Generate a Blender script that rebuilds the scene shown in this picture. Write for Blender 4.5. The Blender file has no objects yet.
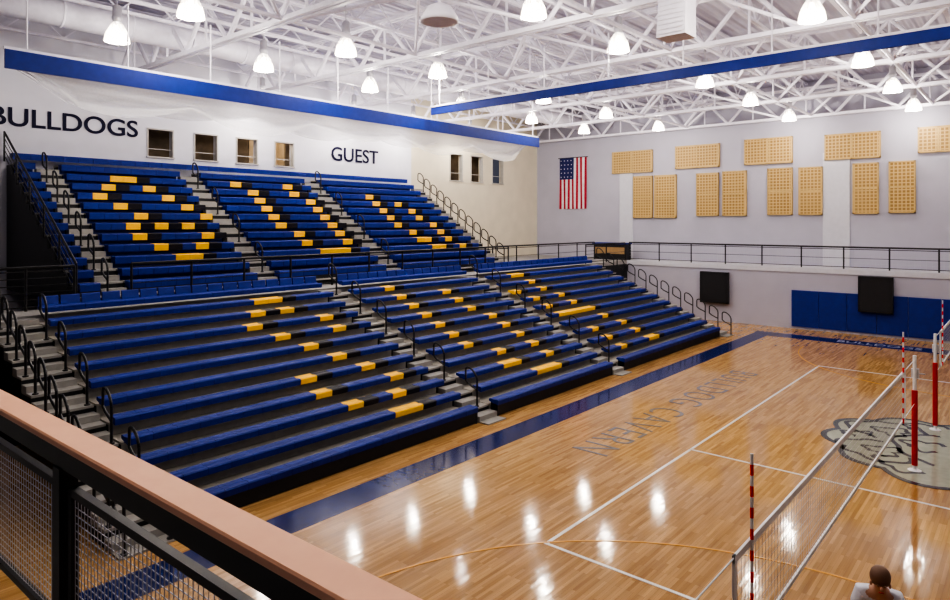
import bpy, math, random
from mathutils import Vector, Matrix
random.seed(4)
D=bpy.data
col=bpy.context.scene.collection
try: bpy.context.scene.view_settings.look='AgX - High Contrast'
except Exception as ex: print(ex)

# ------------------------------------------------------------------ materials
def mat(name,c,rough=0.5,metal=0.0,var=0.08,scale=6.0,emit=None,estr=0.0,bump=0.0,coat=0.0,alpha=None,spec=None):
    m=D.materials.new(name); m.use_nodes=True
    nt=m.node_tree; b=nt.nodes['Principled BSDF']
    n=nt.nodes.new('ShaderNodeTexNoise'); n.inputs['Scale'].default_value=scale
    n.inputs['Detail'].default_value=3
    tc=nt.nodes.new('ShaderNodeTexCoord'); nt.links.new(tc.outputs['Object'],n.inputs['Vector'])
    r=nt.nodes.new('ShaderNodeValToRGB')
    r.color_ramp.elements[0].position=0.3; r.color_ramp.elements[1].position=0.7
    r.color_ramp.elements[0].color=(*[max(0,x*(1-var)) for x in c],1)
    r.color_ramp.elements[1].color=(*[min(1,x*(1+var)) for x in c],1)
    nt.links.new(n.outputs['Fac'],r.inputs['Fac']); nt.links.new(r.outputs['Color'],b.inputs['Base Color'])
    b.inputs['Roughness'].default_value=rough; b.inputs['Metallic'].default_value=metal
    b.inputs['Coat Weight'].default_value=coat
    if spec is not None: b.inputs['Specular IOR Level'].default_value=spec
    if alpha is not None: b.inputs['Alpha'].default_value=alpha
    if emit:
        b.inputs['Emission Color'].default_value=(*emit,1); b.inputs['Emission Strength'].default_value=estr
    if bump>0:
        bp=nt.nodes.new('ShaderNodeBump'); bp.inputs['Strength'].default_value=bump
        nt.links.new(n.outputs['Fac'],bp.inputs['Height']); nt.links.new(bp.outputs['Normal'],b.inputs['Normal'])
    return m

M={}
M['blue']=mat('seat_blue_plastic',(0.008,0.026,0.23),0.5,spec=.3)
M['yellow']=mat('seat_yellow_plastic',(1.0,0.54,0.005),0.5,var=0.03,spec=.3)
M['black_seat']=mat('seat_black_plastic',(0.006,0.006,0.015),0.5,spec=.3)
M['deck']=mat('bleacher_deck_grey',(0.48,0.45,0.39),0.5)
M['riser']=mat('bleacher_riser_grey',(0.36,0.34,0.30),0.6)
M['riser_up']=mat('bleacher_riser_navy',(0.012,0.03,0.20),0.6)
M['step']=mat('aisle_step_grey',(0.31,0.30,0.28),0.55)
M['dark']=mat('dark_understructure',(0.010,0.010,0.014),0.6)
M['black']=mat('black_painted_steel',(0.012,0.012,0.014),0.4)
M['steelw']=mat('white_painted_steel',(0.80,0.78,0.87),0.45,var=0.05)
M['white_wall']=mat('white_wall_paint',(0.68,0.68,0.75),0.7,var=0.03,scale=1.5)
M['beige_wall']=mat('beige_wall_paint',(0.68,0.62,0.49),0.7,var=0.04,scale=1.2)
M['grey_wall']=mat('grey_wall_paint',(0.43,0.42,0.50),0.7,var=0.04,scale=0.8)
M['pilaster']=mat('pale_pilaster_paint',(0.57,0.57,0.63),0.7,var=0.03)
M['bluepad']=mat('blue_wall_padding',(0.009,0.025,0.22),0.5,spec=.3)
M['floorblue']=mat('court_blue_paint',(0.006,0.016,0.11),0.10,var=0.1,spec=.22)
M['floorwhite']=mat('court_white_paint',(0.80,0.78,0.74),0.2,var=0.03)
M['floorpale']=mat('court_pale_lettering_paint',(0.45,0.47,0.55),0.2,var=0.03)
M['flooryellow']=mat('court_yellow_paint',(0.72,0.36,0.06),0.2)
M['floorgrey']=mat('court_grey_green_paint',(0.34,0.36,0.28),0.15)
M['floorink']=mat('court_dark_paint',(0.03,0.04,0.06),0.2)
M['floortext']=mat('court_text_paint',(0.20,0.19,0.19),0.15)
M['letter']=mat('dark_blue_lettering',(0.007,0.007,0.035),0.6,spec=.2)
M['curt_blue']=mat('blue_vinyl_curtain',(0.007,0.024,0.22),0.5,bump=0.1,spec=.3)
M['curt_white']=mat('white_mesh_curtain',(0.88,0.88,0.89),0.6,var=0.04,scale=20,alpha=.34)
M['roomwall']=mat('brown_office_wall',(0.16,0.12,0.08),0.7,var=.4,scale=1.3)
M['roomwarm']=mat('office_wall_painted_lit',(0.62,0.50,0.34),0.7,var=.2,scale=1.3)  # lighter copy of the office wall, warm room light put into the colour
M['frame']=mat('window_frame_paint',(0.45,0.43,0.40),0.5)
M['lampmetal']=mat('lamp_ballast_housing',(0.60,0.60,0.64),0.35,0.3)
M['bulb']=mat('metal_halide_bulb',(1,1,1),0.3,emit=(1.0,0.93,0.82),estr=110)
M['red']=mat('red_vinyl_padding',(0.55,0.018,0.018),0.45)
M['stripe']=mat('bright_red_stripe',(0.85,0.02,0.02),0.6,spec=.2)
M['netwhite']=mat('white_net_tape',(0.82,0.82,0.84),0.6)
M['netcord']=mat('grey_net_cord',(0.38,0.36,0.34),0.7)
M['peach']=mat('peach_wood_cap',(1.0,0.53,0.33),0.5,var=0.04,scale=12,spec=.25)
M['wire']=mat('galvanized_wire_mesh',(0.50,0.50,0.56),0.4,0.3)
M['slab']=mat('concrete_slab',(0.30,0.29,0.28),0.8)
M['skin']=mat('skin',(0.55,0.30,0.20),0.5)
M['hair']=mat('brown_hair',(0.20,0.11,0.07),0.6)
M['shirt']=mat('white_jersey',(0.78,0.79,0.88),0.8)
M['shorts']=mat('blue_shorts',(0.02,0.03,0.2),0.7)
M['shoe']=mat('white_shoe',(0.7,0.7,0.7),0.6)
M['panelmetal']=mat('tan_table_front',(0.35,0.22,0.10),0.5)
M['tanframe']=mat('tan_frame',(0.52,0.36,0.14),.5)

def shade_mat():
    m=mat('glowing_prismatic_shade',(0.85,0.83,0.80),0.3)
    nt=m.node_tree; b=nt.nodes['Principled BSDF']; tc=nt.nodes['Texture Coordinate']
    sp=nt.nodes.new('ShaderNodeSeparateXYZ'); nt.links.new(tc.outputs['Object'],sp.inputs['Vector'])
    mr=nt.nodes.new('ShaderNodeMapRange'); mr.inputs['From Min'].default_value=-.17; mr.inputs['From Max'].default_value=.34
    nt.links.new(sp.outputs['Z'],mr.inputs['Value'])
    cr=nt.nodes.new('ShaderNodeValToRGB'); e=cr.color_ramp.elements
    e[0].position=0; e[0].color=(.5,.5,.5,1); e[1].position=1; e[1].color=(.02,.02,.02,1)
    x=cr.color_ramp.elements.new(.25); x.color=(.7,.7,.7,1); x=cr.color_ramp.elements.new(.5); x.color=(.06,.06,.06,1)
    nt.links.new(mr.outputs['Result'],cr.inputs['Fac'])
    at=nt.nodes.new('ShaderNodeMath'); at.operation='ARCTAN2'; nt.links.new(sp.outputs['Y'],at.inputs[0]); nt.links.new(sp.outputs['X'],at.inputs[1])
    mu=nt.nodes.new('ShaderNodeMath'); mu.operation='MULTIPLY'; mu.inputs[1].default_value=9; nt.links.new(at.outputs[0],mu.inputs[0])
    si=nt.nodes.new('ShaderNodeMath'); si.operation='SINE'; nt.links.new(mu.outputs[0],si.inputs[0])
    ma=nt.nodes.new('ShaderNodeMath'); ma.operation='MULTIPLY_ADD'; ma.inputs[1].default_value=.48; ma.inputs[2].default_value=.52; nt.links.new(si.outputs[0],ma.inputs[0])
    m2=nt.nodes.new('ShaderNodeMath'); m2.operation='MULTIPLY'; nt.links.new(ma.outputs[0],m2.inputs[0]); nt.links.new(cr.outputs['Color'],m2.inputs[1])
    m3=nt.nodes.new('ShaderNodeMath'); m3.operation='MULTIPLY'; m3.inputs[1].default_value=9; nt.links.new(m2.outputs[0],m3.inputs[0])
    b.inputs['Emission Color'].default_value=(1,.84,.64,1); nt.links.new(m3.outputs[0],b.inputs['Emission Strength'])
    b.inputs['Alpha'].default_value=.6
    return m
M['shade']=shade_mat()

def grid_mat():
    m=mat('tan_perforated_acoustic_panel',(0.70,0.47,0.24),0.6,var=0.05)
    nt=m.node_tree; b=nt.nodes['Principled BSDF']
    tc=nt.nodes['Texture Coordinate']
    br=nt.nodes.new('ShaderNodeTexBrick'); br.offset=0
    mp=nt.nodes.new('ShaderNodeMapping'); mp.inputs['Rotation'].default_value=(math.radians(90),0,0)
    nt.links.new(tc.outputs['Object'],mp.inputs['Vector']); nt.links.new(mp.outputs['Vector'],br.inputs['Vector'])
    br.inputs['Scale'].default_value=1.0
    br.inputs['Brick Width'].default_value=0.17; br.inputs['Row Height'].default_value=0.17
    br.inputs['Mortar Size'].default_value=0.028; br.inputs['Mortar Smooth'].default_value=0.2
    br.inputs['Color1'].default_value=(0.28,0.17,0.05,1); br.inputs['Color2'].default_value=(0.31,0.19,0.06,1)
    br.inputs['Mortar'].default_value=(0.57,0.39,0.16,1)
    nt.links.new(br.outputs['Color'],b.inputs['Base Color'])
    return m
M['panel']=grid_mat()

def wood_floor():
    m=D.materials.new('maple_plank_floor'); m.use_nodes=True
    nt=m.node_tree; b=nt.nodes['Principled BSDF']; L=nt.links
    tc=nt.nodes.new('ShaderNodeTexCoord')
    mp=nt.nodes.new('ShaderNodeMapping'); mp.inputs['Rotation'].default_value=(0,0,math.radians(90))
    L.new(tc.outputs['Object'],mp.inputs['Vector'])
    br=nt.nodes.new('ShaderNodeTexBrick'); br.offset=0.37; br.offset_frequency=3
    br.inputs['Scale'].default_value=1
    br.inputs['Brick Width'].default_value=0.8; br.inputs['Row Height'].default_value=0.06
    br.inputs['Mortar Size'].default_value=0.001
    br.inputs['Color1'].default_value=(0.58,0.36,0.155,1); br.inputs['Color2'].default_value=(0.38,0.215,0.082,1)
    br.inputs['Mortar'].default_value=(0.22,0.12,0.05,1)
    L.new(mp.outputs['Vector'],br.inputs['Vector'])
    mp2=nt.nodes.new('ShaderNodeMapping'); mp2.inputs['Scale'].default_value=(9,0.5,1)
    L.new(tc.outputs['Object'],mp2.inputs['Vector'])
    n=nt.nodes.new('ShaderNodeTexNoise'); n.inputs['Scale'].default_value=1.6; n.inputs['Detail'].default_value=5
    L.new(mp2.outputs['Vector'],n.inputs['Vector'])
    r=nt.nodes.new('ShaderNodeValToRGB'); r.color_ramp.elements[0].position=.3; r.color_ramp.elements[1].position=.7
    r.color_ramp.elements[0].color=(.82,.79,.76,1); r.color_ramp.elements[1].color=(1.10,1.08,1.05,1)
    L.new(n.outputs['Fac'],r.inputs['Fac'])
    mx=nt.nodes.new('ShaderNodeMixRGB'); mx.blend_type='MULTIPLY'; mx.inputs['Fac'].default_value=1
    L.new(br.outputs['Color'],mx.inputs['Color1']); L.new(r.outputs['Color'],mx.inputs['Color2'])
    L.new(mx.outputs['Color'],b.inputs['Base Color'])
    b.inputs['Roughness'].default_value=0.08
    b.inputs['Specular IOR Level'].default_value=0.36
    n2=nt.nodes.new('ShaderNodeTexNoise'); n2.inputs['Scale'].default_value=2.5
    mp3=nt.nodes.new('ShaderNodeMapping'); mp3.inputs['Scale'].default_value=(4,.7,1)
    L.new(tc.outputs['Object'],mp3.inputs['Vector']); L.new(mp3.outputs['Vector'],n2.inputs['Vector'])
    bp=nt.nodes.new('ShaderNodeBump'); bp.inputs['Strength'].default_value=0.032; bp.inputs['Distance'].default_value=0.05
    L.new(n2.outputs['Fac'],bp.inputs['Height']); L.new(bp.outputs['Normal'],b.inputs['Normal'])
    return m
M['wood']=wood_floor()

def deck_mat():
    m=mat('corrugated_roof_deck',(0.52,0.50,0.60),0.6,var=0.08,scale=0.5)
    nt=m.node_tree; b=nt.nodes['Principled BSDF']
    tc=nt.nodes['Texture Coordinate']
    w=nt.nodes.new('ShaderNodeTexWave'); w.bands_direction='X'; w.inputs['Scale'].default_value=1.0
    nt.links.new(tc.outputs['Object'],w.inputs['Vector'])
    bp=nt.nodes.new('ShaderNodeBump'); bp.inputs['Strength'].default_value=0.7; bp.inputs['Distance'].default_value=0.1
    nt.links.new(w.outputs['Fac'],bp.inputs['Height']); nt.links.new(bp.outputs['Normal'],b.inputs['Normal'])
    return m
M['roof']=deck_mat()

# ------------------------------------------------------------------ mesh builder
class B:
    def __init__(s): s.v=[]; s.f=[]
    def box(s,x0,x1,y0,y1,z0,z1):
        i=len(s.v)
        s.v+=[(x0,y0,z0),(x1,y0,z0),(x1,y1,z0),(x0,y1,z0),(x0,y0,z1),(x1,y0,z1),(x1,y1,z1),(x0,y1,z1)]
        s.f+=[(i,i+3,i+2,i+1),(i+4,i+5,i+6,i+7),(i,i+1,i+5,i+4),(i+1,i+2,i+6,i+5),(i+2,i+3,i+7,i+6),(i+3,i,i+4,i+7)]
        return s
    def tube(s,p,q,r,n=6,r2=None):
        p=Vector(p);q=Vector(q); d=(q-p)
        if d.length<1e-6: return s
        d.normalize(); a=Vector((0,0,1)) if abs(d.z)<.9 else Vector((1,0,0))
        u=d.cross(a).normalized(); w=d.cross(u); i=len(s.v)
        if r2 is None: r2=r
        for c,rr in((p,r),(q,r2)):
            for k in range(n):
                t=2*math.pi*(k+.5)/n; s.v.append(tuple(c+u*math.cos(t)*rr+w*math.sin(t)*rr))
        for k in range(n):
            k2=(k+1)%n; s.f.append((i+k,i+k2,i+n+k2,i+n+k))
        s.f.append(tuple(i+k for k in reversed(range(n)))); s.f.append(tuple(i+n+k for k in range(n)))
        return s
    def path(s,pts,r,n=6):
        for a,b in zip(pts[:-1],pts[1:]): s.tube(a,b,r,n)
        return s
    def prism(s,prof,y0,y1):
        i=len(s.v);n=len(prof)
        for y in(y0,y1):
            for x,z in prof: s.v.append((x,y,z))
        for k in range(n):
            k2=(k+1)%n; s.f.append((i+k,i+k2,i+n+k2,i+n+k))
        s.f.append(tuple(i+k for k in range(n))); s.f.append(tuple(i+n+k for k in reversed(range(n))))
        return s
    def lathe(s,prof,c=(0,0,0),n=16,cap=True,rib=0):
        i=len(s.v);m=len(prof)
        for r,z in prof:
            for k in range(n):
                t=2*math.pi*k/n; q=r*(1+(rib if k%2 else 0)); s.v.append((c[0]+q*math.cos(t),c[1]+q*math.sin(t),c[2]+z))
        for j in range(m-1):
            for k in range(n):
                k2=(k+1)%n; s.f.append((i+j*n+k,i+j*n+k2,i+(j+1)*n+k2,i+(j+1)*n+k))
        if cap:
            s.f.append(tuple(i+k for k in reversed(range(n)))); s.f.append(tuple(i+(m-1)*n+k for k in range(n)))
        return s
    def mesh(s,name,m,smooth=False):
        me=D.meshes.new(name); me.from_pydata(s.v,[],s.f); me.update()
        me.materials.append(m)
        if smooth:
            for p in me.polygons:p.use_smooth=True
        return me

def new(name,data,parent=None,label=None,cat=None,group=None,kind=None,loc=None):
    o=D.objects.new(name,data); col.objects.link(o)
    if loc is not None:o.location=loc
    if parent is not None:
        o.parent=parent
        o.matrix_parent_inverse=Matrix.Translation(parent.location).inverted() if loc is None else Matrix.Identity(4)
    if label:o['label']=label
    if cat:o['category']=cat
    if group:o['group']=group
    if kind:o['kind']=kind
    return o
def empty(name,loc,**k):
    o=new(name,None,loc=loc,**k); o.empty_display_size=.3; return o
def struct(name,b,m,label,cat):
    return new(name,b.mesh(name,m),label=label,cat=cat,kind='structure')

# ------------------------------------------------------------------ camera
CH=5.4; FP=660.0; HY=222.0; TH=math.radians(40.57)
cam=D.cameras.new('camera'); co=D.objects.new('camera',cam); col.objects.link(co)
co.location=(0,0,CH); co.rotation_euler=(math.pi/2,0,TH)
cam.sensor_width=36; cam.lens=FP/950*36; cam.shift_y=-78/950; cam.clip_start=.05
bpy.context.scene.camera=co
SN,CS=math.sin(TH),math.cos(TH)
def brg(u):
    a=(u-475)/FP; return (-SN+CS*a, CS+SN*a)
def X_on(u,Y):
    d=brg(u); return Y*d[0]/d[1]
def Z_on(u,v,Y):
    d=brg(u); t=Y/d[1]; return CH+(HY-v)/FP*t

XW=-26.8; YL=36.0; YU=38.0
# ------------------------------------------------------------------ shell
struct('floor',B().box(-27,14,-5,38,-.2,0),M['wood'],'glossy maple plank gym court floor','floor')
struct('ceiling',B().box(-28.7,14,-5,38.4,12.8,13.0),M['roof'],'white corrugated metal roof deck','ceiling')
WL=((11.4,12.4),(13.3,14.3),(15.2,16.2),(17.1,18.1)); WB=((29.0,30.1),(30.9,32.0),(33.0,34.1))
def holed(y0,y1,z0,z1,ws):
    b=B().box(-27.1,XW,y0,y1,0,z0).box(-27.1,XW,y0,y1,z1,12.8)
    c=y0
    for a,d in ws: b.box(-27.1,XW,c,a,z0,z1); c=d
    b.box(-27.1,XW,c,y1,z0,z1); return b
struct('wall_left',holed(-5,25.8,8.0,9.1,WL),M['white_wall'],'white painted upper gym wall with lettering','wall')
struct('wall_corner',holed(25.8,38,7.9,9.5,WB),M['beige_wall'],'beige painted gym wall with small windows','wall')
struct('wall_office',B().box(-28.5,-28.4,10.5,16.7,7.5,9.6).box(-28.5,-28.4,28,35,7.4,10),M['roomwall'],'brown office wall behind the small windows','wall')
struct('wall_office_lit',B().box(-28.5,-28.4,16.75,20,7.5,9.6).box(-28.4,-27.9,18.3,18.4,7.5,9.6),M['roomwarm'],'office wall painted in a warm lit tone behind one window','wall')
struct('wall_far',B().box(-27.2,14,YU,YU+.3,3.1,12.8),M['grey_wall'],'pale grey end wall above the balcony','wall')
struct('wall_lower',B().box(-18.8,14,YL,YL+.2,0,3.1),M['grey_wall'],'pale grey wall below the balcony','wall')
struct('floor_balcony',B().box(-18.8,14,YL-.06,YU,2.86,3.12),M['pilaster'],'balcony walkway slab along end wall','floor')
struct('floor_concourse',B().box(XW,-18.8,-2,5.2,2.9,3.1).box(XW,-18.8,25.8,YU,2.9,3.1).box(-20.0,-18.8,5.2,25.8,2.9,3.1),M['slab'],'grey concrete concourse behind the lower bleachers','floor')
struct('wall_concourse',B().box(-18.95,-18.8,-2,YU,0,2.9),M['dark'],'dark wall below the concourse edge','wall')
struct('floor_gallery',B().box(-14,8,-3.5,1.10,2.95,3.15),M['slab'],'grey gallery slab behind the railing','floor')

ts=0
def trim(b,m,label):
    global ts; ts+=1
    return struct('trim_%d'%ts,b,m,label,'court marking')
z=.004
trim(B().box(-10.62,-9.85,2,34.0,0,z),M['floorblue'],'glossy blue painted band beside the bleachers')
trim(B().box(-9.85,8,32.9,34.0,0,z),M['floorblue'],'glossy blue painted band at the court end')
CX=-1.85
lines=B().box(-6.33,-6.27,9.2,27.2,0,.006).box(-6.33,2.7,9.17,9.23,0,.006).box(-6.33,2.7,27.17,27.23,0,.006).box(2.64,2.7,9.2,27.2,0,.006)
trim(lines,M['floorwhite'],'white volleyball court boundary lines')
trim(B().box(-6.33,2.7,15.2,15.26,0,.006),M['floorwhite'],'white volleyball attack line')
def ring(b,cx,cy,r0,r1,t0,t1,n,z0,z1,wob=None):
    wf=wob or (lambda t:0)
    for k in range(n):
        a=t0+(t1-t0)*k/n; c=t0+(t1-t0)*(k+1)/n; i=len(b.v)
        P=[(cx+(r+wf(t)*(r>0))*math.cos(t),cy+(r+wf(t)*(r>0))*math.sin(t)) for r,t in((r0,a),(r1,a),(r1,c),(r0,c))]
        b.v+=[(x,y,z0) for x,y in P]+[(x,y,z1) for x,y in P]
        b.f+=[(i+4,i+5,i+6,i+7),(i,i+1,i+5,i+4),(i+1,i+2,i+6,i+5),(i+2,i+3,i+7,i+6),(i+3,i,i+4,i+7)]
    return b
b=ring(B(),CX,5.3,5.93,5.97,0,math.pi,60,0,.008); trim(b,M['flooryellow'],'thin orange three point arc line')
b=ring(B(),CX,33-2,5.93,5.97,math.pi,2*math.pi,60,0,.008); trim(b,M['flooryellow'],'thin orange three point arc line')
EX,EY=-1.6,19.0
wob=lambda t:.30*abs(math.sin(5*t+.6))+.10*math.sin(3*t)-.05
b=ring(B(),EX,EY,0.0,2.40,0,2*math.pi,160,0,.008,wob); trim(b,M['floorgrey'],'grey green centre court emblem with scalloped edge')
b=ring(B(),EX,EY,2.36,2.50,0,2*math.pi,160,0,.011,wob)
for(cx,cy,r,t0,t1)in((-1.4,.9,.85,.3,4.6),(-1.3,-.9,.8,1.6,6.0),(.1,0,1.25,1.9,4.5),(.9,1.1,.7,0,5),(.9,-1.1,.7,1,6.2),(-.5,.1,.4,.6,5.4),(-1.9,.1,.3,0,4.6),(-.7,-1.6,.5,2.5,5.6),(-.6,1.7,.5,.7,3.9),(-1.3,.9,.35,0,6.28),(-1.2,-.9,.33,0,6.28)):
    ring(b,EX+cx,EY+cy,r-.06,r+.06,t0,t1,40,0,.011,lambda t:.09*math.sin(3*t+cx)+.05*math.sin(7*t))
trim(b,M['floorink'],'dark curving outlines of the centre court emblem')

def text(body,size,loc,rot,m,name,label,cat,width=None,ext=.01,kind=None,outline=0,spacing=1,bold=0):
    c=D.curves.new(name,'FONT'); c.body=body; c.size=size; c.extrude=ext; c.align_x='CENTER'; c.align_y='CENTER'; c.space_character=spacing; c.offset=bold
    if outline: c.fill_mode='NONE'; c.bevel_depth=outline; c.extrude=0; c.resolution_u=4; c.bevel_resolution=0
    o=D.objects.new(name,c); col.objects.link(o)
    bpy.context.view_layer.update()
    me=D.meshes.new_from_object(o.evaluated_get(bpy.context.evaluated_depsgraph_get()))
    D.objects.remove(o)
    me.materials.clear(); me.materials.append(m)
    if width:
        xs=[v.co.x for v in me.vertices]; s=width/(max(xs)-min(xs))
        for v in me.vertices: v.co.x*=s
    o=new(name,me,label=label,cat=cat,kind=kind); o.location=loc; o.rotation_euler=rot
    return o
R90=math.pi/2
text('BULLDOG CAVERN',1.4,(-8.1,18.9,.006),(0,0,-R90),M['floortext'],'trim_%d'%(ts+1),'thin grey lettering painted on the court','court marking',width=10.8,kind='structure',ext=.002,spacing=1.2,bold=-.014)
ts+=1
text('BULLDOGS',.7,(X_on(878,33.45),33.45,.010),(0,0,0),M['floorpale'],'trim_%d'%(ts+1),'pale lettering on the blue end band','court marking',width=3.2,ext=.002,kind='structure'); ts+=1

text('BULLDOGS',.90,(XW+.03,8.6,8.98),(R90,0,R90),M['letter'],'wall_lettering','dark blue BULLDOGS lettering on the white wall','lettering',width=4.8,ext=.015,bold=.010)
text('GUEST',.98,(XW+.03,21.8,8.78),(R90,0,R90),M['letter'],'wall_lettering','dark blue GUEST lettering on the white wall','lettering',width=3.05,ext=.015,bold=.010)

wn=0
def window(y0,y1,z0,z1):
    global wn; wn+=1
    f=B().box(XW-.2,XW+.04,y0-.03,y0+.02,z0,z1).box(XW-.2,XW+.04,y1-.02,y1+.03,z0,z1).box(XW-.2,XW+.04,y0-.03,y1+.03,z1-.02,z1+.03).box(XW-.2,XW+.08,y0-.05,y1+.05,z0-.05,z0+.01)
    f.box(XW-.15,XW-.11,y0,y1,z0+(z1-z0)*.28,z0+(z1-z0)*.28+.03)
    new('window_%d'%wn,f.mesh('win',M['frame']),label='small recessed window opening to an office',cat='window',kind='structure')
for a,c in WL: window(a,c,8.0,9.1)
for a,c in WB: window(a,c,7.9,9.5)
for k,(y,en) in enumerate(((17.5,28),(14.0,5),(32,10))):
    l=D.lights.new('office_light','POINT'); l.energy=en; l.color=(1,.8,.55); l.shadow_soft_size=.15
    o=D.objects.new('office_light',l); col.objects.link(o); o.location=(-27.6,y,9.4 if y<28 else 9.7)

struct('trim_%d'%(ts+1),B().box(X_on(620,YU),X_on(633,YU),YU-.06,YU,3.1,9.0),M['pilaster'],'pale vertical pilaster strip on end wall','pilaster'); ts+=1
struct('trim_%d'%(ts+1),B().box(X_on(823,YU),X_on(850,YU),YU-.06,YU,3.1,9.0),M['pilaster'],'pale vertical pilaster strip on end wall','pilaster'); ts+=1
def panel(u0,v0,u1,v1,horiz):
    x0,x1=X_on(u0,YU),X_on(u1,YU); uc=(u0+u1)/2
    zt=Z_on(uc,v0,YU); zb=Z_on(uc,v1,YU)
    e=empty('acoustic_panel',(( x0+x1)/2,YU,zb),label='tan perforated %s acoustic panel fixed to the end wall'%('horizontal' if horiz else 'upright'),cat='acoustic panel',group='tan acoustic wall panels')
    new('panel_face',B().box(x0+.05,x1-.05,YU-.13,YU-.09,zb+.05,zt-.05).mesh('pf',M['panel']),parent=e)
    f=B().box(x0,x1,YU-.09,YU-.001,zb,zt)
    f.box(x0,x0+.07,YU-.15,YU-.09,zb,zt).box(x1-.07,x1,YU-.15,YU-.09,zb,zt).box(x0,x1,YU-.15,YU-.09,zt-.07,zt).box(x0,x1,YU-.15,YU-.09,zb,zb+.07)
    if horiz: f.box((x0+x1)/2-.04,(x0+x1)/2+.04,YU-.15,YU-.09,zb,zt)
    else: f.box(x0,x1,YU-.15,YU-.09,(zb+zt)/2-.04,(zb+zt)/2+.04)
    new('panel_frame',f.mesh('pfr',M['tanframe']),parent=e)
for p in((613,151,653,173),(676,145,720,168),(745,138,793,164),(825,133,881,159),(918,126,960,152)): panel(*p,True)
for p in((634,176,653,218),(655,175,677,218),(697,173,719,216),(723,171,747,216),(768,168,793,215),(799,167,823,215),(853,163,879,214),(889,161,916,213)): panel(*p,False)
fx0,fx1=X_on(560,YU),X_on(587,YU); fz1=Z_on(573,158,YU); fz0=Z_on(573,209,YU)
fl=empty('flag',((fx0+fx1)/2,YU,fz0),label='american flag hung vertically on the end wall',cat='flag')
W=fx1-fx0; mr=mat('flag_red',(0.40,0.015,0.04),.8); mw=mat('flag_white',(0.65,0.63,0.66),.8); mb=mat('flag_blue',(0.015,0.02,0.12),.8)
me=D.meshes.new('flag_cloth'); vs=[];fs=[];mi=[]
for s in range(13):
    for k in range(12):
        i=len(vs)
        for(xx,zz)in((s,k),(s+1,k),(s+1,k+1),(s,k+1)):
            x=fx0+W*xx/13; zc=fz0+(fz1-fz0)*zz/12
            vs.append((x,YU-.06-.025*math.sin(x*9+zc),zc))
        fs.append((i,i+1,i+2,i+3)); mi.append(2 if (s<7 and k>=7) else (0 if s%2==0 else 1))
me.from_pydata(vs,[],fs)
for m_ in(mr,mw,mb):me.materials.append(m_)
for p,q in zip(me.polygons,mi):p.material_index=q
new('flag_cloth',me,parent=fl)
st=B()
for r in range(5):
    for c in range(4):
        x=fx0+W*(.07+.125*c)+ (0.03 if r%2 else 0); zc=fz0+(fz1-fz0)*(.63+.08*r)
        st.box(x-.03,x+.03,YU-.10,YU-.09,zc-.03,zc+.03)
new('stars',st.mesh('stars',mw),parent=fl)
new('flag_rod',B().tube((fx0-.1,YU-.06,fz1+.02),(fx1+.1,YU-.06,fz1+.02),.025).mesh('rod',M['black']),parent=fl)

px0=X_on(792,YL)
e=empty('wall_padding',(px0+5,YL,.1),label='blue padded wall mat on the lower end wall',cat='wall padding')
for k in range(9):
    x=px0+k*1.25
    new('pad',B().box(x,x+1.23,YL-.08,YL-.001,.12,1.95).mesh('pad',M['bluepad']),parent=e)
def opening(u0,v0,u1,v1,n):
    Yp=YL-.3; x0,x1=X_on(u0,Yp),X_on(u1,Yp); uc=(u0+u1)/2
    z0,z1=Z_on(uc,v1,Yp),Z_on(uc,v0,Yp)
    e=empty('equipment_panel',((x0+x1)/2,Yp,z0),label=n,cat='panel')
    new('panel_sheet',B().box(x0+.06,x1-.06,Yp,Yp+.05,z0+.06,z1-.06).mesh('ps',M['dark']),parent=e)
    new('panel_border',B().box(x0,x0+.06,Yp-.02,YL-.1,z0,z1).box(x1-.06,x1,Yp-.02,YL-.1,z0,z1).box(x0,x1,Yp-.02,YL-.1,z1-.06,z1).box(x0,x1,Yp-.02,YL-.1,z0,z0+.06).mesh('pb',M['black']),parent=e)
opening(700,272,728,303,'black square panel on the lower grey wall')
opening(858,277,893,313,'black square panel in front of the blue padding')

# ------------------------------------------------------------------ railings
def railing(name,p0,p1,zf,h,label,seg=1.9,mesh=False,group=None,bars=3):
    p0=Vector((*p0,zf));p1=Vector((*p1,zf)); L=(p1-p0).length; n=max(1,round(L/seg)); d=(p1-p0)/n
    e=empty(name,tuple((p0+p1)/2),label=label,cat='railing',group=group)
    new('top_rail',B().tube(p0+Vector((0,0,h)),p1+Vector((0,0,h)),.04,6).mesh('tr',M['black']),parent=e)
    for k in range(n+1):
        q=p0+d*k; new('post',B().tube(q,q+Vector((0,0,h)),.036,6).mesh('post',M['black']),parent=e)
    m=B()
    for j in range(bars):
        zz=.1+(h-.2)*j/max(1,bars-1) if bars>1 else .1
        m.tube(p0+Vector((0,0,zz)),p1+Vector((0,0,zz)),.016 if 0<j<bars-1 else .024,4)
    new('rail_bars',m.mesh('bars',M['black']),parent=e)
    if mesh:
        m=B(); N=int(L/.22); dd=(p1-p0)/N
        for k in range(N): q=p0+dd*k; m.tube(q+Vector((0,0,.1)),q+Vector((0,0,h-.08)),.004,3)
        for j in range(5): m.tube(p0+Vector((0,0,.1+.18*j)),p1+Vector((0,0,.1+.18*j)),.004,3)
        new('wire_infill',m.mesh('infill',M['wire']),parent=e)
railing('balcony_railing',(-18.7,YL+.05),(8,YL+.05),3.12,1.06,'black steel balcony railing with wire infill on end balcony',mesh=True)
railing('concourse_railing',(-19.62,7.9),(-19.62,25.4),3.1,1.12,'black steel railing in front of the upper bleachers',seg=1.75)
railing('concourse_railing',(-18.9,31.4),(-18.9,35.9),3.1,1.05,'black steel railing at the end of the concourse')
railing('concourse_railing',(-21.0,25.9),(-21.0,35.9),3.1,1.05,'black steel railing along the rear of the concourse')
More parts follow.
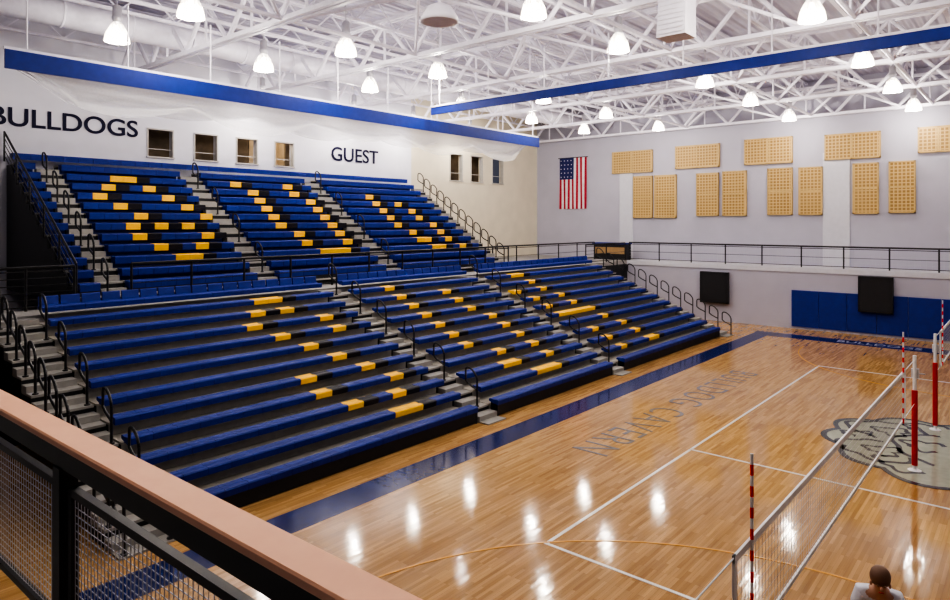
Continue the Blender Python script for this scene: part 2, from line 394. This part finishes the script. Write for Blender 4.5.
railing('concourse_railing',(-18.9,-1),(-18.9,4.2),3.1,1.05,'black steel railing beside the concourse steps')
railing('concourse_railing',(-19.8,2.0),(-19.8,6.5),3.1,1.12,'black steel railing beside the dark bleacher end panel',seg=1.2,bars=6)

# ------------------------------------------------------------------ bleachers
def prof_low(x,z): return [(x,z-.15),(x+.014,z-.03),(x-.008,z-.004),(x-.07,z),(x-.19,z-.014),(x-.29,z+.004),(x-.325,z-.01),(x-.325,z-.07),(x-.22,z-.10)]
def prof_up(x,z): return [(x,z-.22),(x+.014,z-.03),(x-.008,z-.004),(x-.07,z),(x-.19,z-.014),(x-.32,z+.004),(x-.35,z-.01),(x-.35,z-.07),(x-.22,z-.16)]
def back_prof(x,z): return [(x-.28,z),(x-.31,z+.20),(x-.33,z+.22),(x-.36,z+.20),(x-.34,z-.03)]
MOD=.48
class Tier:
    def __init__(s,X0,Z0,dx,dz,n,base,prof,riser,sh=.42): s.X0,s.Z0,s.dx,s.dz,s.n,s.base,s.prof,s.riser,s.sh=X0,Z0,dx,dz,n,base,prof,riser,sh
    def row(s,i): return s.X0-s.dx*i, s.Z0+s.dz*i
    def locate(s,u,v):
        d=brg(u);best=None
        for i in range(s.n):
            x,z=s.row(i); t=(x-.1)/d[0]; vp=HY+(CH-z+.05)*FP/t
            if best is None or abs(vp-v)<best[0]: best=(abs(vp-v),i,t*d[1])
        return best[1],best[2]
    def stroke(s,a,b,w=.46):
        i0,y0=s.locate(*a); i1,y1=s.locate(*b); out=[]
        n=max(1,abs(i1-i0)); sg=1 if i1>=i0 else -1
        for k in range(abs(i1-i0)+1): out.append((i0+sg*k,y0+(y1-y0)*k/n,w))
        return out
low=Tier(-11.45,.45,.625,.264,12,0.0,prof_low,M['riser'])
upp=Tier(-20.15,3.68,.51,.338,13,3.1,prof_up,M['riser_up'],.36)
def pts(tier,L):
    out=[]
    for u,v,w in L:
        i,yc=tier.locate(u,v); x,_z=tier.row(i)
        ya=(x-.1)/brg(u-w/2)[0]*brg(u-w/2)[1]; yb=(x-.1)/brg(u+w/2)[0]*brg(u+w/2)[1]
        out.append((i,yc,yb-ya))
    return out
YEL_L=pts(low,[(260,299,32),(251,312,18),(250,325,18),(278,335,20),(285,309,16),(320,316,16),(333,327,16),(307,344,20),(336,354,20),(367,363,16),(309,376,20),(326,390,20),(398,373,16),(401,389,18),(358,401,20),(400,410,34),
 (547,369,28),(512,362,14),(513,277,14),(575,312,36),(650,338,12)])
YEL_L+=low.stroke((383,288),(468,343))+low.stroke((448,293),(545,353))+low.stroke((495,352),(505,360))
YEL_L+=low.stroke((530,283),(573,301))+low.stroke((519,287),(547,306))+low.stroke((590,306),(637,330))+low.stroke((592,330),(622,345))
YEL_U=pts(upp,[(122,178,28),(109,189,14),(104,197,14),(150,189,14),(125,204,14),(145,212,14),(171,198,14),(188,206,14),(165,220,14),(205,216,14),(133,227,14),(140,237,14),(190,228,14),(207,237,14),(205,247,14),(163,246,14),(193,257,28)])
ia,ya_=upp.locate(238,184); ib,yb_=upp.locate(303,246)
_,yr0=upp.locate(288,188); _,yr1=upp.locate(350,243)
for i in range(ib,ia+1):
    f=(i-ib)/max(1,ia-ib)
    YEL_U.append((i,yb_+(ya_-yb_)*f,.46)); YEL_U.append((i,yr1+(yr0-yr1)*f,.46))
YEL_U.append((ib-1,(yb_+yr1)/2+.1,abs(yr1-yb_)*.7))
YEL_U+=upp.stroke((368,194),(408,228))+upp.stroke((398,203),(461,246))
YEL_U+=pts(upp,[(420,238,14),(440,247,14)])

def build(tier,secs,yel,name,label,lastback,lastfull):
    marks={}
    for i,yc,wd in yel: marks.setdefault(i,[]).append((yc,wd))
    prev=lastfull
    for y0,y1 in secs:
        e=empty(name,(tier.X0,(y0+y1)/2,tier.base),label=label,cat='bleachers',group=name.replace('_',' ')+' banks')
        st=B(); dk=B(); rs=B()
        for i in range(tier.n):
            x,z=tier.row(i); dz=z-tier.sh
            if i==0:
                dk.box(x-.26,x-.22,y0+.01,y1-.01,tier.base,z-.09)
                if dz>tier.base+.05: st.box(x-.29,x+.12,y0,y1,dz-.05,dz)
                dk.box(x-.03,x-.01,y0+.01,y1-.01,tier.base+.02,z-.12)
            else:
                st.box(x-.30,x+tier.dx-.30,y0,y1,dz-.045,dz)
                rs.box(x+tier.dx-.33,x+tier.dx-.305,y0,y1,dz-tier.dz-.04,dz-.0)
        for yy in(y0+.02,y1-.06):
            for i in range(tier.n):
                x,z=tier.row(i); dk.box(x-.31,x+tier.dx-.31 if i else x-.01,yy,yy+.03,tier.base,max(tier.base+.02,z-tier.sh-.05))
        new('footboards',st.mesh('footboards',M['deck']),parent=e,label='grey stepped footboards')
        new('riser_boards',rs.mesh('riser_boards',tier.riser),parent=e)
        new('support_frame',dk.mesh('support_frame',M['dark']),parent=e,label='dark steel understructure')
        for i in range(tier.n):
            last=(i==tier.n-1)
            ys=prev if (last and prev is not None) else y0
            n=max(1,round((y1-ys)/MOD)); mw_=(y1-ys)/n
            x,z=tier.row(i); bb=B()
            cls=['b']*n
            for yc,wd in marks.get(i,[]):
                if yc<ys-.1 or yc>y1+.1: continue
                cnt=min(n,max(1,int(wd/mw_+.42))); k0=int(round((yc-ys)/mw_-cnt/2)); k0=max(0,min(n-cnt,k0))
                for k in range(k0,k0+cnt): cls[k]='y'
                if k0+cnt<n and cls[k0+cnt]=='b' : cls[k0+cnt]='k'
            P=tier.prof(x,z)
            back=(last and lastback)
            for k in range(n):
                a=ys+k*mw_+.004; c=ys+(k+1)*mw_-.004
                if cls[k]=='b':
                    bb.prism(P,a,c)
                    if back: bb.prism(back_prof(x,z),a+.02,c-.02)
            bb.box(x-.20,x-.08,ys+.01,y1-.01,z-.13,z-.05)
            row=new('seat_row',bb.mesh('seat_row',M['blue']),parent=e,label='row of blue plastic bench seats')
            k=0
            while k<n:
                if cls[k] in'yk':
                    j=k
                    while j<n and cls[j]==cls[k]: j+=1
                    s=B()
                    for q in range(k,j): s.prism(P,ys+q*mw_+.004,ys+(q+1)*mw_-.004)
                    if back:
                        for q in range(k,j): s.prism(back_prof(x,z),ys+q*mw_+.02,ys+(q+1)*mw_-.02)
                    o=new('seat_module',s.mesh('seat_module',M['yellow' if cls[k]=='y' else 'black_seat']),label='yellow plastic seat' if cls[k]=='y' else 'black plastic seat')
                    o.parent=row; o.matrix_parent_inverse=Matrix.Identity(4)
                    k=j
                else:k+=1
        if prev is not None: prev=y1
def steps(tier,y0,y1,name,label,nn=None):
    b=B(); d=B()
    for i in range(nn or tier.n):
        x,z=tier.row(i); dz=z-tier.sh
        xa=x-.30; xb=x+tier.dx-.30
        if dz>tier.base+.02: b.box(xa,xb,y0,y1,dz-.05,dz)
        b.box(xa+.0,xa+tier.dx*.5,y0,y1,dz+.0,dz+tier.dz/2)
        d.box(xa,xb-.02,y0,y1,max(tier.base,dz-tier.dz-.05),max(tier.base+.01,dz-.05))
    e=empty(name,(tier.X0,(y0+y1)/2,tier.base),label=label,cat='stairs',group='bleacher aisle stairs')
    new('treads',b.mesh('treads',M['step']),parent=e); new('risers',d.mesh('risers',M['dark']),parent=e)
LS=[(5.3,13.5),(14.35,20.85),(21.7,31.1)]
US=[(6.75,7.28),(8.05,12.2),(13.05,18.0),(18.9,25.0)]
build(low,LS,YEL_L,'lower_bleacher','lower bank of blue bleacher benches with yellow and black seats',True,None)
build(upp,US,YEL_U,'upper_bleacher','upper bank of blue bleacher benches with yellow and black seats',False,6.75)
for a,c in((4.3,5.25),(13.55,14.3),(20.9,21.65),(31.15,32.0)): steps(low,a,c,'aisle_stairs','grey aisle steps between lower bleacher banks')
for a,c in((7.32,8.0),(12.25,13.0),(18.05,18.85),(25.05,25.7)): steps(upp,a,c,'aisle_stairs','grey aisle steps between upper bleacher banks',upp.n-1)
sp=B(); 
for i in range(upp.n):
    x,z=upp.row(i); sp.box(x-.31,x+upp.dx-.31,6.66,6.72,3.1,z-.42)
new('bleacher_end_panel',sp.mesh('bleacher_end_panel',M['dark']),label='black stepped end panel of the upper bleachers',cat='panel')

def hoop(h=.98,L=.42,rise=.22,r=.027):
    b=B(); pts=[(L/2,0,.0),(L/2,0,h*.75)]
    for k in range(0,9):
        t=math.pi*k/8; pts.append((L/2*math.cos(t),0,h*.75+rise*(1-math.cos(t))/2+ .16*math.sin(t)))
    pts.append((-L/2,0,h*.45+rise)); 
    b.path(pts,r,6)
    b.path([(-L/2,0,h*.45+rise),(-L/2+.12,0,h*.36+rise),(L/2,0,h*.45)],r,6)
    return b.mesh('handrail_tube',M['black'])
fl_=B().lathe([(.06,0),(.06,.02),(.03,.03)],n=10).mesh('base_flange',M['black'])
hm=hoop()
def rails(tier,y,rows,lab):
    for i in rows:
        x,z=tier.row(i); loc=(x+tier.dx-.30-.09,y,z-tier.sh+.001)
        e=D.objects.new('aisle_handrail',None); col.objects.link(e); e.location=loc; e.empty_display_size=.2
        e['label']=lab; e['category']='handrail'; e['group']='looped aisle handrails'
        for nm,me,off in(('handrail_tube',hm,(-.21,0,0)),('base_flange',fl_,(.0,0,0))):
            o=D.objects.new(nm,me); col.objects.link(o); o.parent=e; o.location=off
for y in(4.4,5.15): rails(low,y,range(0,12,2 if y>5 else 1),'black looped tubular handrail beside aisle steps')
for y in(13.92,21.27): rails(low,y,range(1,12,2),'black looped tubular handrail in the aisle')
rails(low,31.9,range(0,12),'black looped tubular handrail at bleacher end')
rails(upp,25.6,range(0,12),'black looped tubular handrail at upper bleacher end')
rails(upp,7.42,range(0,12,2),'black looped tubular handrail beside upper aisle steps')
for y in(12.62,18.45): rails(upp,y,range(1,12,3),'black looped tubular handrail in the upper aisle')
e=empty('end_guard_rail',(-23.3,6.6,5.6),label='black sloping guard rail along the upper bleacher end',cat='railing')
r0=Vector((upp.X0+.2,6.6,4.25)); r1=Vector((XW+.2,6.6,8.45))
new('top_rail',B().tube(r0,r1,.035,6).mesh('gr',M['black']),parent=e)
bb=B()
for k in range(1,5): bb.tube(r0-Vector((0,0,.2*k)),r1-Vector((0,0,.2*k)),.014,5)
new('rail_bars',bb.mesh('grb',M['black']),parent=e)
for k in range(6):
    q=r0+(r1-r0)*(k/5); new('post',B().tube(q-Vector((0,0,1.0)),q,.03,6).mesh('gp',M['black']),parent=e)

e=empty('press_table',(-20,36.5,3.1),label='dark box table with blue and tan front on the concourse',cat='table')
new('table_body',B().box(-21.2,-19.0,36.25,36.85,3.1,4.05).mesh('tb',M['dark']),parent=e)
new('table_front',B().box(-21.1,-19.1,36.19,36.25,3.45,3.85).mesh('tf',M['panelmetal']),parent=e,label='tan front panel')
new('table_top',B().box(-21.3,-18.95,36.15,36.9,4.05,4.13).mesh('tt',M['bluepad']),parent=e,label='blue table top')

# ------------------------------------------------------------------ ceiling steel
def truss(y):
    b=B(); x0,x1=-26.7,13.5; zb,zt=10.9,12.35; n=15; s=(x1-x0)/n
    ch=B()
    for dy in(-.09,.09):
        ch.box(x0,x1,y+dy-.055,y+dy+.055,zb-.06,zb+.07); ch.box(x0,x1,y+dy-.055,y+dy+.055,zt-.05,zt+.06)
    for k in range(n):
        xa=x0+k*s
        b.tube((xa,y,zb),(xa+s/2,y,zt),.07,8); b.tube((xa+s/2,y,zt),(xa+s,y,zb),.07,8); b.tube((xa+s/2,y,zb),(xa+s/2,y,zt),.04,6)
    e=empty('roof_truss',((x0+x1)/2,y,zb),label='white painted steel roof truss spanning the gym',cat='roof truss',group='white roof trusses')
    new('chords',ch.mesh('chords',M['steelw']),parent=e); new('web_members',b.mesh('web',M['steelw']),parent=e)
TY=(4.6,10.3,15.4,20.3,26.4,31.8,37.4)
for y in TY: truss(y)
def joist(x):
    b=B(); y0,y1=-4,38; zb,zt=11.87,12.7; s=1.75; n=int((y1-y0)/s)
    for k in range(n):
        a=y0+k*s; b.tube((x,a,zb),(x,a+s/2,zt),.03,4); b.tube((x,a+s/2,zt),(x,a+s,zb),.03,4)
    ch=B().box(x-.06,x+.06,y0,y1,zb-.05,zb+.04).box(x-.06,x+.06,y0,y1,zt-.03,zt+.04)
    e=empty('bar_joist',(x,(y0+y1)/2,zb),label='white open web steel bar joist under roof deck',cat='bar joist',group='white bar joists')
    new('chords',ch.mesh('jch',M['steelw']),parent=e); new('web_members',b.mesh('jweb',M['steelw']),parent=e)
x=-26.2
while x<6: joist(x); x+=2.4
for (xa,xb) in((-15.6,-10.5),(-9.0,-5.1),(-3.8,-.2)):
    for(ya,yb)in zip(TY[:-1],TY[1:]):
        ya+=.2; yb-=.2
        c=((xa+xb)/2,(ya+yb)/2,11.7)
        b=B().tube((xa,ya,10.95),c,.055,6).tube((xb,ya,10.95),c,.055,6).tube((xa,yb,10.95),c,.055,6).tube((xb,yb,10.95),c,.055,6)
        b.tube((xa,ya-.12,10.92),(xa,yb+.12,10.92),.065,6)
        new('sway_brace',b.mesh('sway_brace',M['steelw']),label='white pipe bracing between roof trusses',cat='bracing',group='white roof bracing')
new('sprinkler_pipe',B().tube((-10.2,-4,11.45),(-10.2,37.9,11.45),.06,8).mesh('sp',M['steelw']),label='white pipe run below the roof deck',cat='pipe')
new('sprinkler_pipe',B().tube((-18.7,-4,11.4),(-18.7,37.9,11.4),.06,8).mesh('sp',M['steelw']),label='white pipe run below the roof deck',cat='pipe')
DX=-22.6
du=B().tube((DX,-4,11.75),(DX,37.9,11.75),.42,18)
for k in range(20): du.tube((DX,-3+2*k,11.75),(DX,-2.94+2*k,11.75),.45,18)
new('air_duct',du.mesh('duct',M['steelw'],True),label='round white spiral air duct below the roof',cat='duct')
def speaker(x,y,z,sx,sy,sz):
    e=empty('hanging_speaker',(x,y,z),label='white boxy loudspeaker hung from roof trusses',cat='speaker')
    b=B(); pr=[(x-sx,z),(x+sx,z),(x+sx,z+sz),(x-sx*.8,z+sz)]
    b.prism(pr,y-sy,y+sy); new('cabinet',b.mesh('cab',M['steelw']),parent=e)
    g=B()
    for k in range(8): g.box(x-sx+.05,x+sx-.05,y-sy-.02,y-sy,z+.06+k*(sz-.1)/8,z+.06+k*(sz-.1)/8+.04)
    new('grille',g.mesh('grl',M['steelw']),parent=e)
    new('hanger',B().tube((x,y,z+sz),(x,y,12.6),.025,6).tube((x+sx*.7,y,z+sz),(x+sx*.7,y,12.6),.015,5).mesh('hg',M['steelw']),parent=e)
speaker(X_on(676,14.6),14.6,Z_on(676,38,14.6),.35,.3,.95)
e=empty('hanging_ventilator',(-10.4,10.9,9.95),label='pale round roof ventilator hood hung between trusses',cat='ventilator')
new('ventilator_cone',B().lathe([(.12,.42),(.28,.34),(.42,.12),(.44,0),(.34,.02)],(-10.4,10.9,9.95),20).mesh('vc',M['steelw'],True),parent=e)
new('hanger',B().tube((-10.4,10.9,10.35),(-10.4,10.9,12.7),.04,8).mesh('vh',M['steelw']),parent=e)

# ------------------------------------------------------------------ folded divider curtains
e=empty('divider_curtain',(-17.5,14.6,8.8),label='folded blue and white divider curtain hung above the bleachers',cat='curtain')
new('curtain_band',B().box(-17.53,-17.47,4.35,24.95,8.83,9.26).mesh('band',M['curt_blue']),parent=e,label='blue vinyl band')
def swag(x0,ph0,nsw,amp,ztop,name,s0=.30):
    vs=[];fs=[];N=700;Kp=14
    for j in range(N+1):
        y=4.8+19.6*j/N; w=j/N*nsw+ph0; ph=w%1; env=min(1,j/40,(N-j)/40)
        am=amp*(.85+.25*math.sin(int(w)*2.3+ph0*5))
        sag=(s0+am*math.sin(math.pi*ph)**1.1)*env+.05
        for k in range(Kp+1):
            f=k/Kp
            # folds follow the drape of the swag
            pl=.055*math.sin(f*16+2.2*math.sin(math.pi*ph)+ph0*6)*f
            xx=x0-.25*math.sin(math.pi*f)*(.4+sag)+pl
            vs.append((xx,y,ztop-sag*f))
    for j in range(N):
        for k in range(Kp):
            a=j*(Kp+1)+k; fs.append((a,a+1,a+Kp+2,a+Kp+1))
    me=D.meshes.new('bundle'); me.from_pydata(vs,[],fs); me.materials.append(M['curt_white'])
    for p in me.polygons:p.use_smooth=True
    new(name,me,parent=e,label='sheer gathered white mesh curtain')
swag(-17.62,0,5,.50,8.98,'curtain_swag',.45); swag(-17.9,.45,5,.42,9.0,'curtain_swag',.42); swag(-18.2,.75,4,.45,9.05,'curtain_swag',.40); swag(-18.5,.2,6,.30,9.1,'curtain_swag',.38)
b=B()
for k in range(10):
    y=4.8+k*2.2; b.tube((-17.6,y,9.2),(-17.6,y,10.9),.02,5)
new('hanger_cables',b.mesh('cab',M['steelw']),parent=e)
b=B().box(-17.62,-17.56,4.35,24.95,9.26,9.34); new('batten',b.mesh('bat',M['steelw']),parent=e)
e=empty('divider_curtain',(-5,17.4,9.3),label='rolled blue divider curtain spanning above mid court',cat='curtain')
new('curtain_band',B().box(-17.0,10,17.36,17.44,9.33,9.60).mesh('band2',M['curt_blue']),parent=e,label='blue vinyl band')
new('batten',B().box(-17.0,10,17.34,17.46,9.60,9.66).mesh('bat2',M['steelw']),parent=e)
b=B()
for k in range(12): b.tube((-16.6+k*2.3,17.4,9.6),(-16.6+k*2.3,17.4,11),.02,5)
new('hanger_cables',b.mesh('cab2',M['steelw']),parent=e)

# ------------------------------------------------------------------ lamps
shade=B().lathe([(.09,.34),(.13,.30),(.19,.20),(.25,.07),(.285,-.08),(.30,-.17),(.29,-.17),(.275,-.08),(.24,.06),(.18,.19),(.12,.28),(.05,.30)],n=36,cap=False,rib=.03).mesh('lamp_shade',M['shade'],False)
ball=B().lathe([(.02,.80),(.08,.78),(.11,.72),(.11,.50),(.13,.48),(.13,.42),(.10,.36),(.09,.32)],n=14).mesh('ballast_housing',M['lampmetal'],True)
stem=B().tube((0,0,.78),(0,0,1.55),.015,6).lathe([(.05,1.0),(.06,1.05),(.02,1.1)],n=8).mesh('hanger_stem',M['lampmetal'])
bul=B().lathe([(.02,.24),(.05,.16),(.10,.04),(.12,-.05),(.09,-.14),(.01,-.19)],n=12).mesh('bulb',M['bulb'],True)
ld=D.lights.new('lamp_light','POINT'); ld.energy=175; ld.color=(1.0,.92,.83); ld.shadow_soft_size=.11
POS=[(-25.4,y) for y in(15.6,20.6,24.6,29.2)]+[(-20.1,y) for y in(7.7,12.4,17.1,22.5,28,33.2)]+[(-16.3,y) for y in(8,12.9,17.0,23.6,29,34.9)]+[(-9.7,y) for y in(2,7.8,13.6,18,24.8,30,35.9)]+[(-4.45,y) for y in(2,7.8,13.4,18.5,24.9,30.7,36.4)]+[(1.3,y) for y in(8,14,22,30)]  # lamps nearest the gallery are unseen, added to brighten the near railing
for(x,y)in POS:
    e=D.objects.new('high_bay_lamp',None); col.objects.link(e); e.location=(x,y,10.75); e.empty_display_size=.3; e.scale=(1.1,1.1,1.1)
    e['label']='glowing bell shaped high bay lamp hung from roof trusses'; e['category']='ceiling lamp'; e['group']='high bay gym lamps'
    for nm,me in(('lamp_shade',shade),('ballast_housing',ball),('hanger_stem',stem),('bulb',bul)):
        o=D.objects.new(nm,me); col.objects.link(o); o.parent=e
    o=D.objects.new('lamp_light',ld); col.objects.link(o); o.parent=e; o.location=(0,0,-.42)

# ------------------------------------------------------------------ volleyball nets
XN=-2.07
def net(y0,y1,ant,top=2.43):
    e=empty('volleyball_net',(XN,(y0+y1)/2,top-1),label='white taped volleyball net stretched between red padded posts',cat='net')
    new('top_tape',B().box(XN-.012,XN+.012,y0,y1,top-.07,top).mesh('tt',M['netwhite']),parent=e)
    new('bottom_tape',B().box(XN-.012,XN+.012,y0,y1,top-1.0,top-.95).mesh('bt',M['netwhite']),parent=e)
    b=B(); n=int((y1-y0)/.1)
    for k in range(n+1): yy=y0+(y1-y0)*k/n; b.box(XN-.0015,XN+.0015,yy-.0015,yy+.0015,top-1,top)
    for k in range(1,10): b.box(XN-.0015,XN+.0015,y0,y1,top-1+.1*k-.0015,top-1+.1*k+.0015)
    new('net_cords',b.mesh('nc',M['netcord']),parent=e)
    new('side_band',B().box(XN-.014,XN+.014,y0,y0+.05,top-1,top).mesh('sb',M['netwhite']),parent=e)
    new('side_band',B().box(XN-.014,XN+.014,y1-.05,y1,top-1,top).mesh('sb',M['netwhite']),parent=e)
    for ya in ant:
        a=new('antenna',B().tube((XN+.02,ya,top-1),(XN+.02,ya,top+.8),.015,8).mesh('an',M['netwhite']),parent=e,label='red and white striped antenna')
        s=B()
        for k in range(9): s.tube((XN+.02,ya,top-1+.2*k),(XN+.02,ya,top-1+.2*k+.1),.0165,8)
        o=new('antenna_stripe',s.mesh('as',M['stripe'])); o.parent=a; o.matrix_parent_inverse=Matrix.Identity(4)
    return e
def cords(e,ya,yb,top=2.43):
    new('tension_cord',B().tube((XN,ya,top-.02),(XN,yb,top-.02),.008,5).mesh('tc',M['netwhite']),parent=e)
    new('tension_cord',B().tube((XN,ya,top-.97),(XN,yb,top-.97),.006,5).mesh('tc',M['netwhite']),parent=e)
e=net(5.95,15.75,(6.38,15.38)); cords(e,15.75,17.04); cords(e,4.46,5.95)
e=net(21.9,31.6,(22.3,31.2)); cords(e,20.86,21.9)
def post(y):
    e=empty('volleyball_post',(XN,y,0),label='steel volleyball post wrapped in red padding',cat='net post')
    new('steel_pole',B().tube((XN,y,0),(XN,y,2.5),.035,12).lathe([(.13,0),(.13,.015),(.05,.03)],(XN,y,0),14).mesh('sp',M['netwhite']),parent=e)
    new('red_padding',B().tube((XN,y,.12),(XN,y,1.75),.058,12).mesh('rp',M['red']),parent=e)
    new('winch',B().box(XN-.07,XN+.07,y+.05,y+.12,2.0,2.2).tube((XN+.07,y+.1,2.1),(XN+.18,y+.1,2.1),.012,6).mesh('wn',M['lampmetal']),parent=e)
for y in(4.4,17.1,20.8,32.6): post(y)

# ------------------------------------------------------------------ near gallery railing
RY0,RY1=1.195,1.355; RZ=4.28
e=empty('gallery_railing',(-3,1.28,3.15),label='peach wood capped black railing with woven wire panels',cat='railing')
e.rotation_euler=(0,0,math.radians(1.4))
cp=B()
prof=[(RY0,RZ-.035),(RY0,RZ-.008),(RY0+.008,RZ),(RY1-.008,RZ),(RY1,RZ-.008),(RY1,RZ-.035)]
for xx in(-12,4):
    for(y,zz)in prof: cp.v.append((xx,y,zz))
n=len(prof)
for k in range(n): cp.f.append((k,(k+1)%n,n+(k+1)%n,n+k))
cp.f.append(tuple(range(n)));cp.f.append(tuple(range(n,2*n)))
new('wood_cap',cp.mesh('cap',M['peach']),parent=e,label='peach coloured wood handrail cap')
new('top_channel',B().box(-12,4,RY0+.03,RY1-.03,RZ-.16,RZ-.036).mesh('tch',M['black']),parent=e)
ZB=3.25
for x in(-9.6,-6.75,-3.9,-1.05,1.8):
    new('post',B().box(x-.045,x+.045,RY0+.02,RY0+.11,3.15,RZ-.16).box(x-.09,x+.09,RY0,RY0+.14,3.15,3.17).mesh('post',M['black']),parent=e)
    xa,xb=x+.09,x+2.76
    new('panel_frame',B().box(xa,xb,RY0+.045,RY0+.085,RZ-.29,RZ-.25).box(xa,xb,RY0+.045,RY0+.085,ZB,ZB+.04).box(xa,xa+.04,RY0+.045,RY0+.085,ZB,RZ-.25).box(xb-.04,xb,RY0+.045,RY0+.085,ZB,RZ-.25).box(x,xa,RY0+.05,RY0+.08,RZ-.4,RZ-.36).box(xb,x+2.85,RY0+.05,RY0+.08,RZ-.4,RZ-.36).mesh('pf',M['black']),parent=e)
    w=B(); g=.04
    for k in range(int((xb-xa)/g)): w.tube((xa+k*g,RY0+.065,ZB),(xa+k*g,RY0+.065,RZ-.27),.0024,4)
    for k in range(int((RZ-.27-ZB)/g)): w.tube((xa,RY0+.068,ZB+k*g),(xb,RY0+.068,ZB+k*g),.0024,4)
    new('wire_mesh',w.mesh('wm',M['wire']),parent=e,label='woven galvanized wire mesh')

# ------------------------------------------------------------------ person (crouched ready stance)
def skin(name,verts,edges,rad,m,parent=None,sub=2,root=0):
    me=D.meshes.new(name); me.from_pydata(verts,edges,[]); me.materials.append(m)
    o=D.objects.new(name,me); col.objects.link(o)
    md=o.modifiers.new('skin','SKIN'); md.use_smooth_shade=True
    for i,r in enumerate(rad):
        s=me.skin_vertices[0].data[i]; s.radius=r if isinstance(r,tuple) else (r,r)
        s.use_root=(i==root)
    sb=o.modifiers.new('sub','SUBSURF'); sb.levels=sub; sb.render_levels=sub
    if parent is not None:o.parent=parent
    return o
HP=Vector((0,-.22,.78))
T=[HP,HP+Vector((0,.10,.15)),HP+Vector((0,.24,.31)),HP+Vector((0,.33,.40))]
HD=[HP+Vector((0,.39,.48)),HP+Vector((0,.43,.55)),HP+Vector((0,.46,.64)),HP+Vector((0,.46,.70))]
V=[tuple(p) for p in T+HD]
Ed=[(k,k+1) for k in range(7)]
Rd=[(.16,.12),(.14,.10),(.17,.11),(.11,.09),(.055,.055),(.075,.085),(.08,.095),(.05,.06)]
for s in(-1,1):
    sh=T[3]+Vector((.18*s,-.02,-.03)); el=sh+Vector((.09*s,.06,-.27)); wr=el+Vector((-.02*s,.24,.02)); pm=wr+Vector((0,.08,.01))
    b0=len(V); V+=[tuple(sh),tuple(el),tuple(wr),tuple(pm)]
    Ed+=[(3,b0),(b0,b0+1),(b0+1,b0+2),(b0+2,b0+3)]; Rd+=[.06,.045,.03,(.04,.022)]
    for f,(dx,ln) in enumerate(((-.03,.07),(-.01,.085),(.01,.08),(.03,.06))):
        c=len(V); q=pm+Vector((dx*s,.035,0)); V+=[tuple(q),tuple(q+Vector((0,ln*.6,-.01))),tuple(q+Vector((0,ln*.9,-.035)))]
        Ed+=[(b0+3,c),(c,c+1),(c+1,c+2)]; Rd+=[.010,.009,.008]
    c=len(V); V+=[tuple(pm+Vector((-.05*s,.0,.01))),tuple(pm+Vector((-.065*s,.035,.02)))]; Ed+=[(b0+3,c),(c,c+1)]; Rd+=[.011,.009]
    b0=len(V)
    V+=[(.11*s,-.2,.72),(.19*s,.12,.48),(.17*s,-.06,.10),(.175*s,.0,.045),(.19*s,.12,.035)]
    Ed+=[(0,b0),(b0,b0+1),(b0+1,b0+2),(b0+2,b0+3),(b0+3,b0+4)]; Rd+=[.09,.06,.04,(.04,.035),(.04,.025)]
body=skin('person',V,Ed,Rd,M['skin'])
body['label']='crouching volleyball player in white jersey beside the net'; body['category']='person'
body.location=(-1.42,8.80,0); body.rotation_euler=(0,0,math.radians(195))
jv=[tuple(HP),tuple(T[1]),tuple(T[2]),tuple(T[3]),tuple(T[3]+Vector((0,.03,.03)))]; 
for s in(1,-1):
    sh=T[3]+Vector((.18*s,-.02,-.03)); jv+=[tuple(sh),tuple(sh+Vector((.06*s,.04,-.17)))]
skin('jersey',jv,[(0,1),(1,2),(2,3),(3,4),(3,5),(5,6),(3,7),(7,8)],[(.185,.14),(.165,.125),(.20,.135),(.14,.11),(.08,.08),.085,.07,.085,.07],M['shirt'],body)
skin('shorts',[tuple(HP),tuple(HP+Vector((0,.0,-.06))),(.115,-.17,.69),(.16,.0,.57),(-.115,-.17,.69),(-.16,.0,.57)],[(0,1),(1,2),(2,3),(1,4),(4,5)],[(.18,.14),(.17,.13),.115,.095,.115,.095],M['shorts'],body)
for s in(-1,1): skin('shoe',[(.175*s,-.07,.05),(.178*s,.03,.045),(.19*s,.14,.04)],[(0,1),(1,2)],[(.05,.05),(.052,.045),(.045,.038)],M['shoe'],body)
hc=HP+Vector((0,.455,.60))
def part(nm,bm,m):
    o=D.objects.new(nm,bm.mesh(nm,m,True)); col.objects.link(o); o.parent=body
part('hair',B().lathe([(.02,.135),(.06,.123),(.09,.09),(.106,.04),(.104,0),(.09,-.05)],(hc.x,hc.y-.015,hc.z+.02),16),M['hair'])
part('nose',B().lathe([(.002,.0),(.012,.006),(.016,.02),(.008,.045)],(0,hc.y+.10,hc.z-.07),8),M['skin'])
for s in(-1,1):
    part('eye',B().lathe([(.002,-.01),(.011,-.005),(.011,.005),(.002,.01)],(.032*s,hc.y+.088,hc.z-.02),10),M['hair'])
    part('ear',B().lathe([(.004,-.03),(.014,-.015),(.016,.01),(.006,.03)],(.092*s,hc.y,hc.z-.04),8),M['skin'])
part('mouth',B().box(-.025,.025,hc.y+.075,hc.y+.088,hc.z-.10,hc.z-.09),M['red'])

# ------------------------------------------------------------------ world
w=D.worlds.new('world'); bpy.context.scene.world=w; w.use_nodes=True
bg=w.node_tree.nodes['Background']; bg.inputs['Color'].default_value=(.74,.76,1,1); bg.inputs['Strength'].default_value=.09
print('done',len(D.objects))
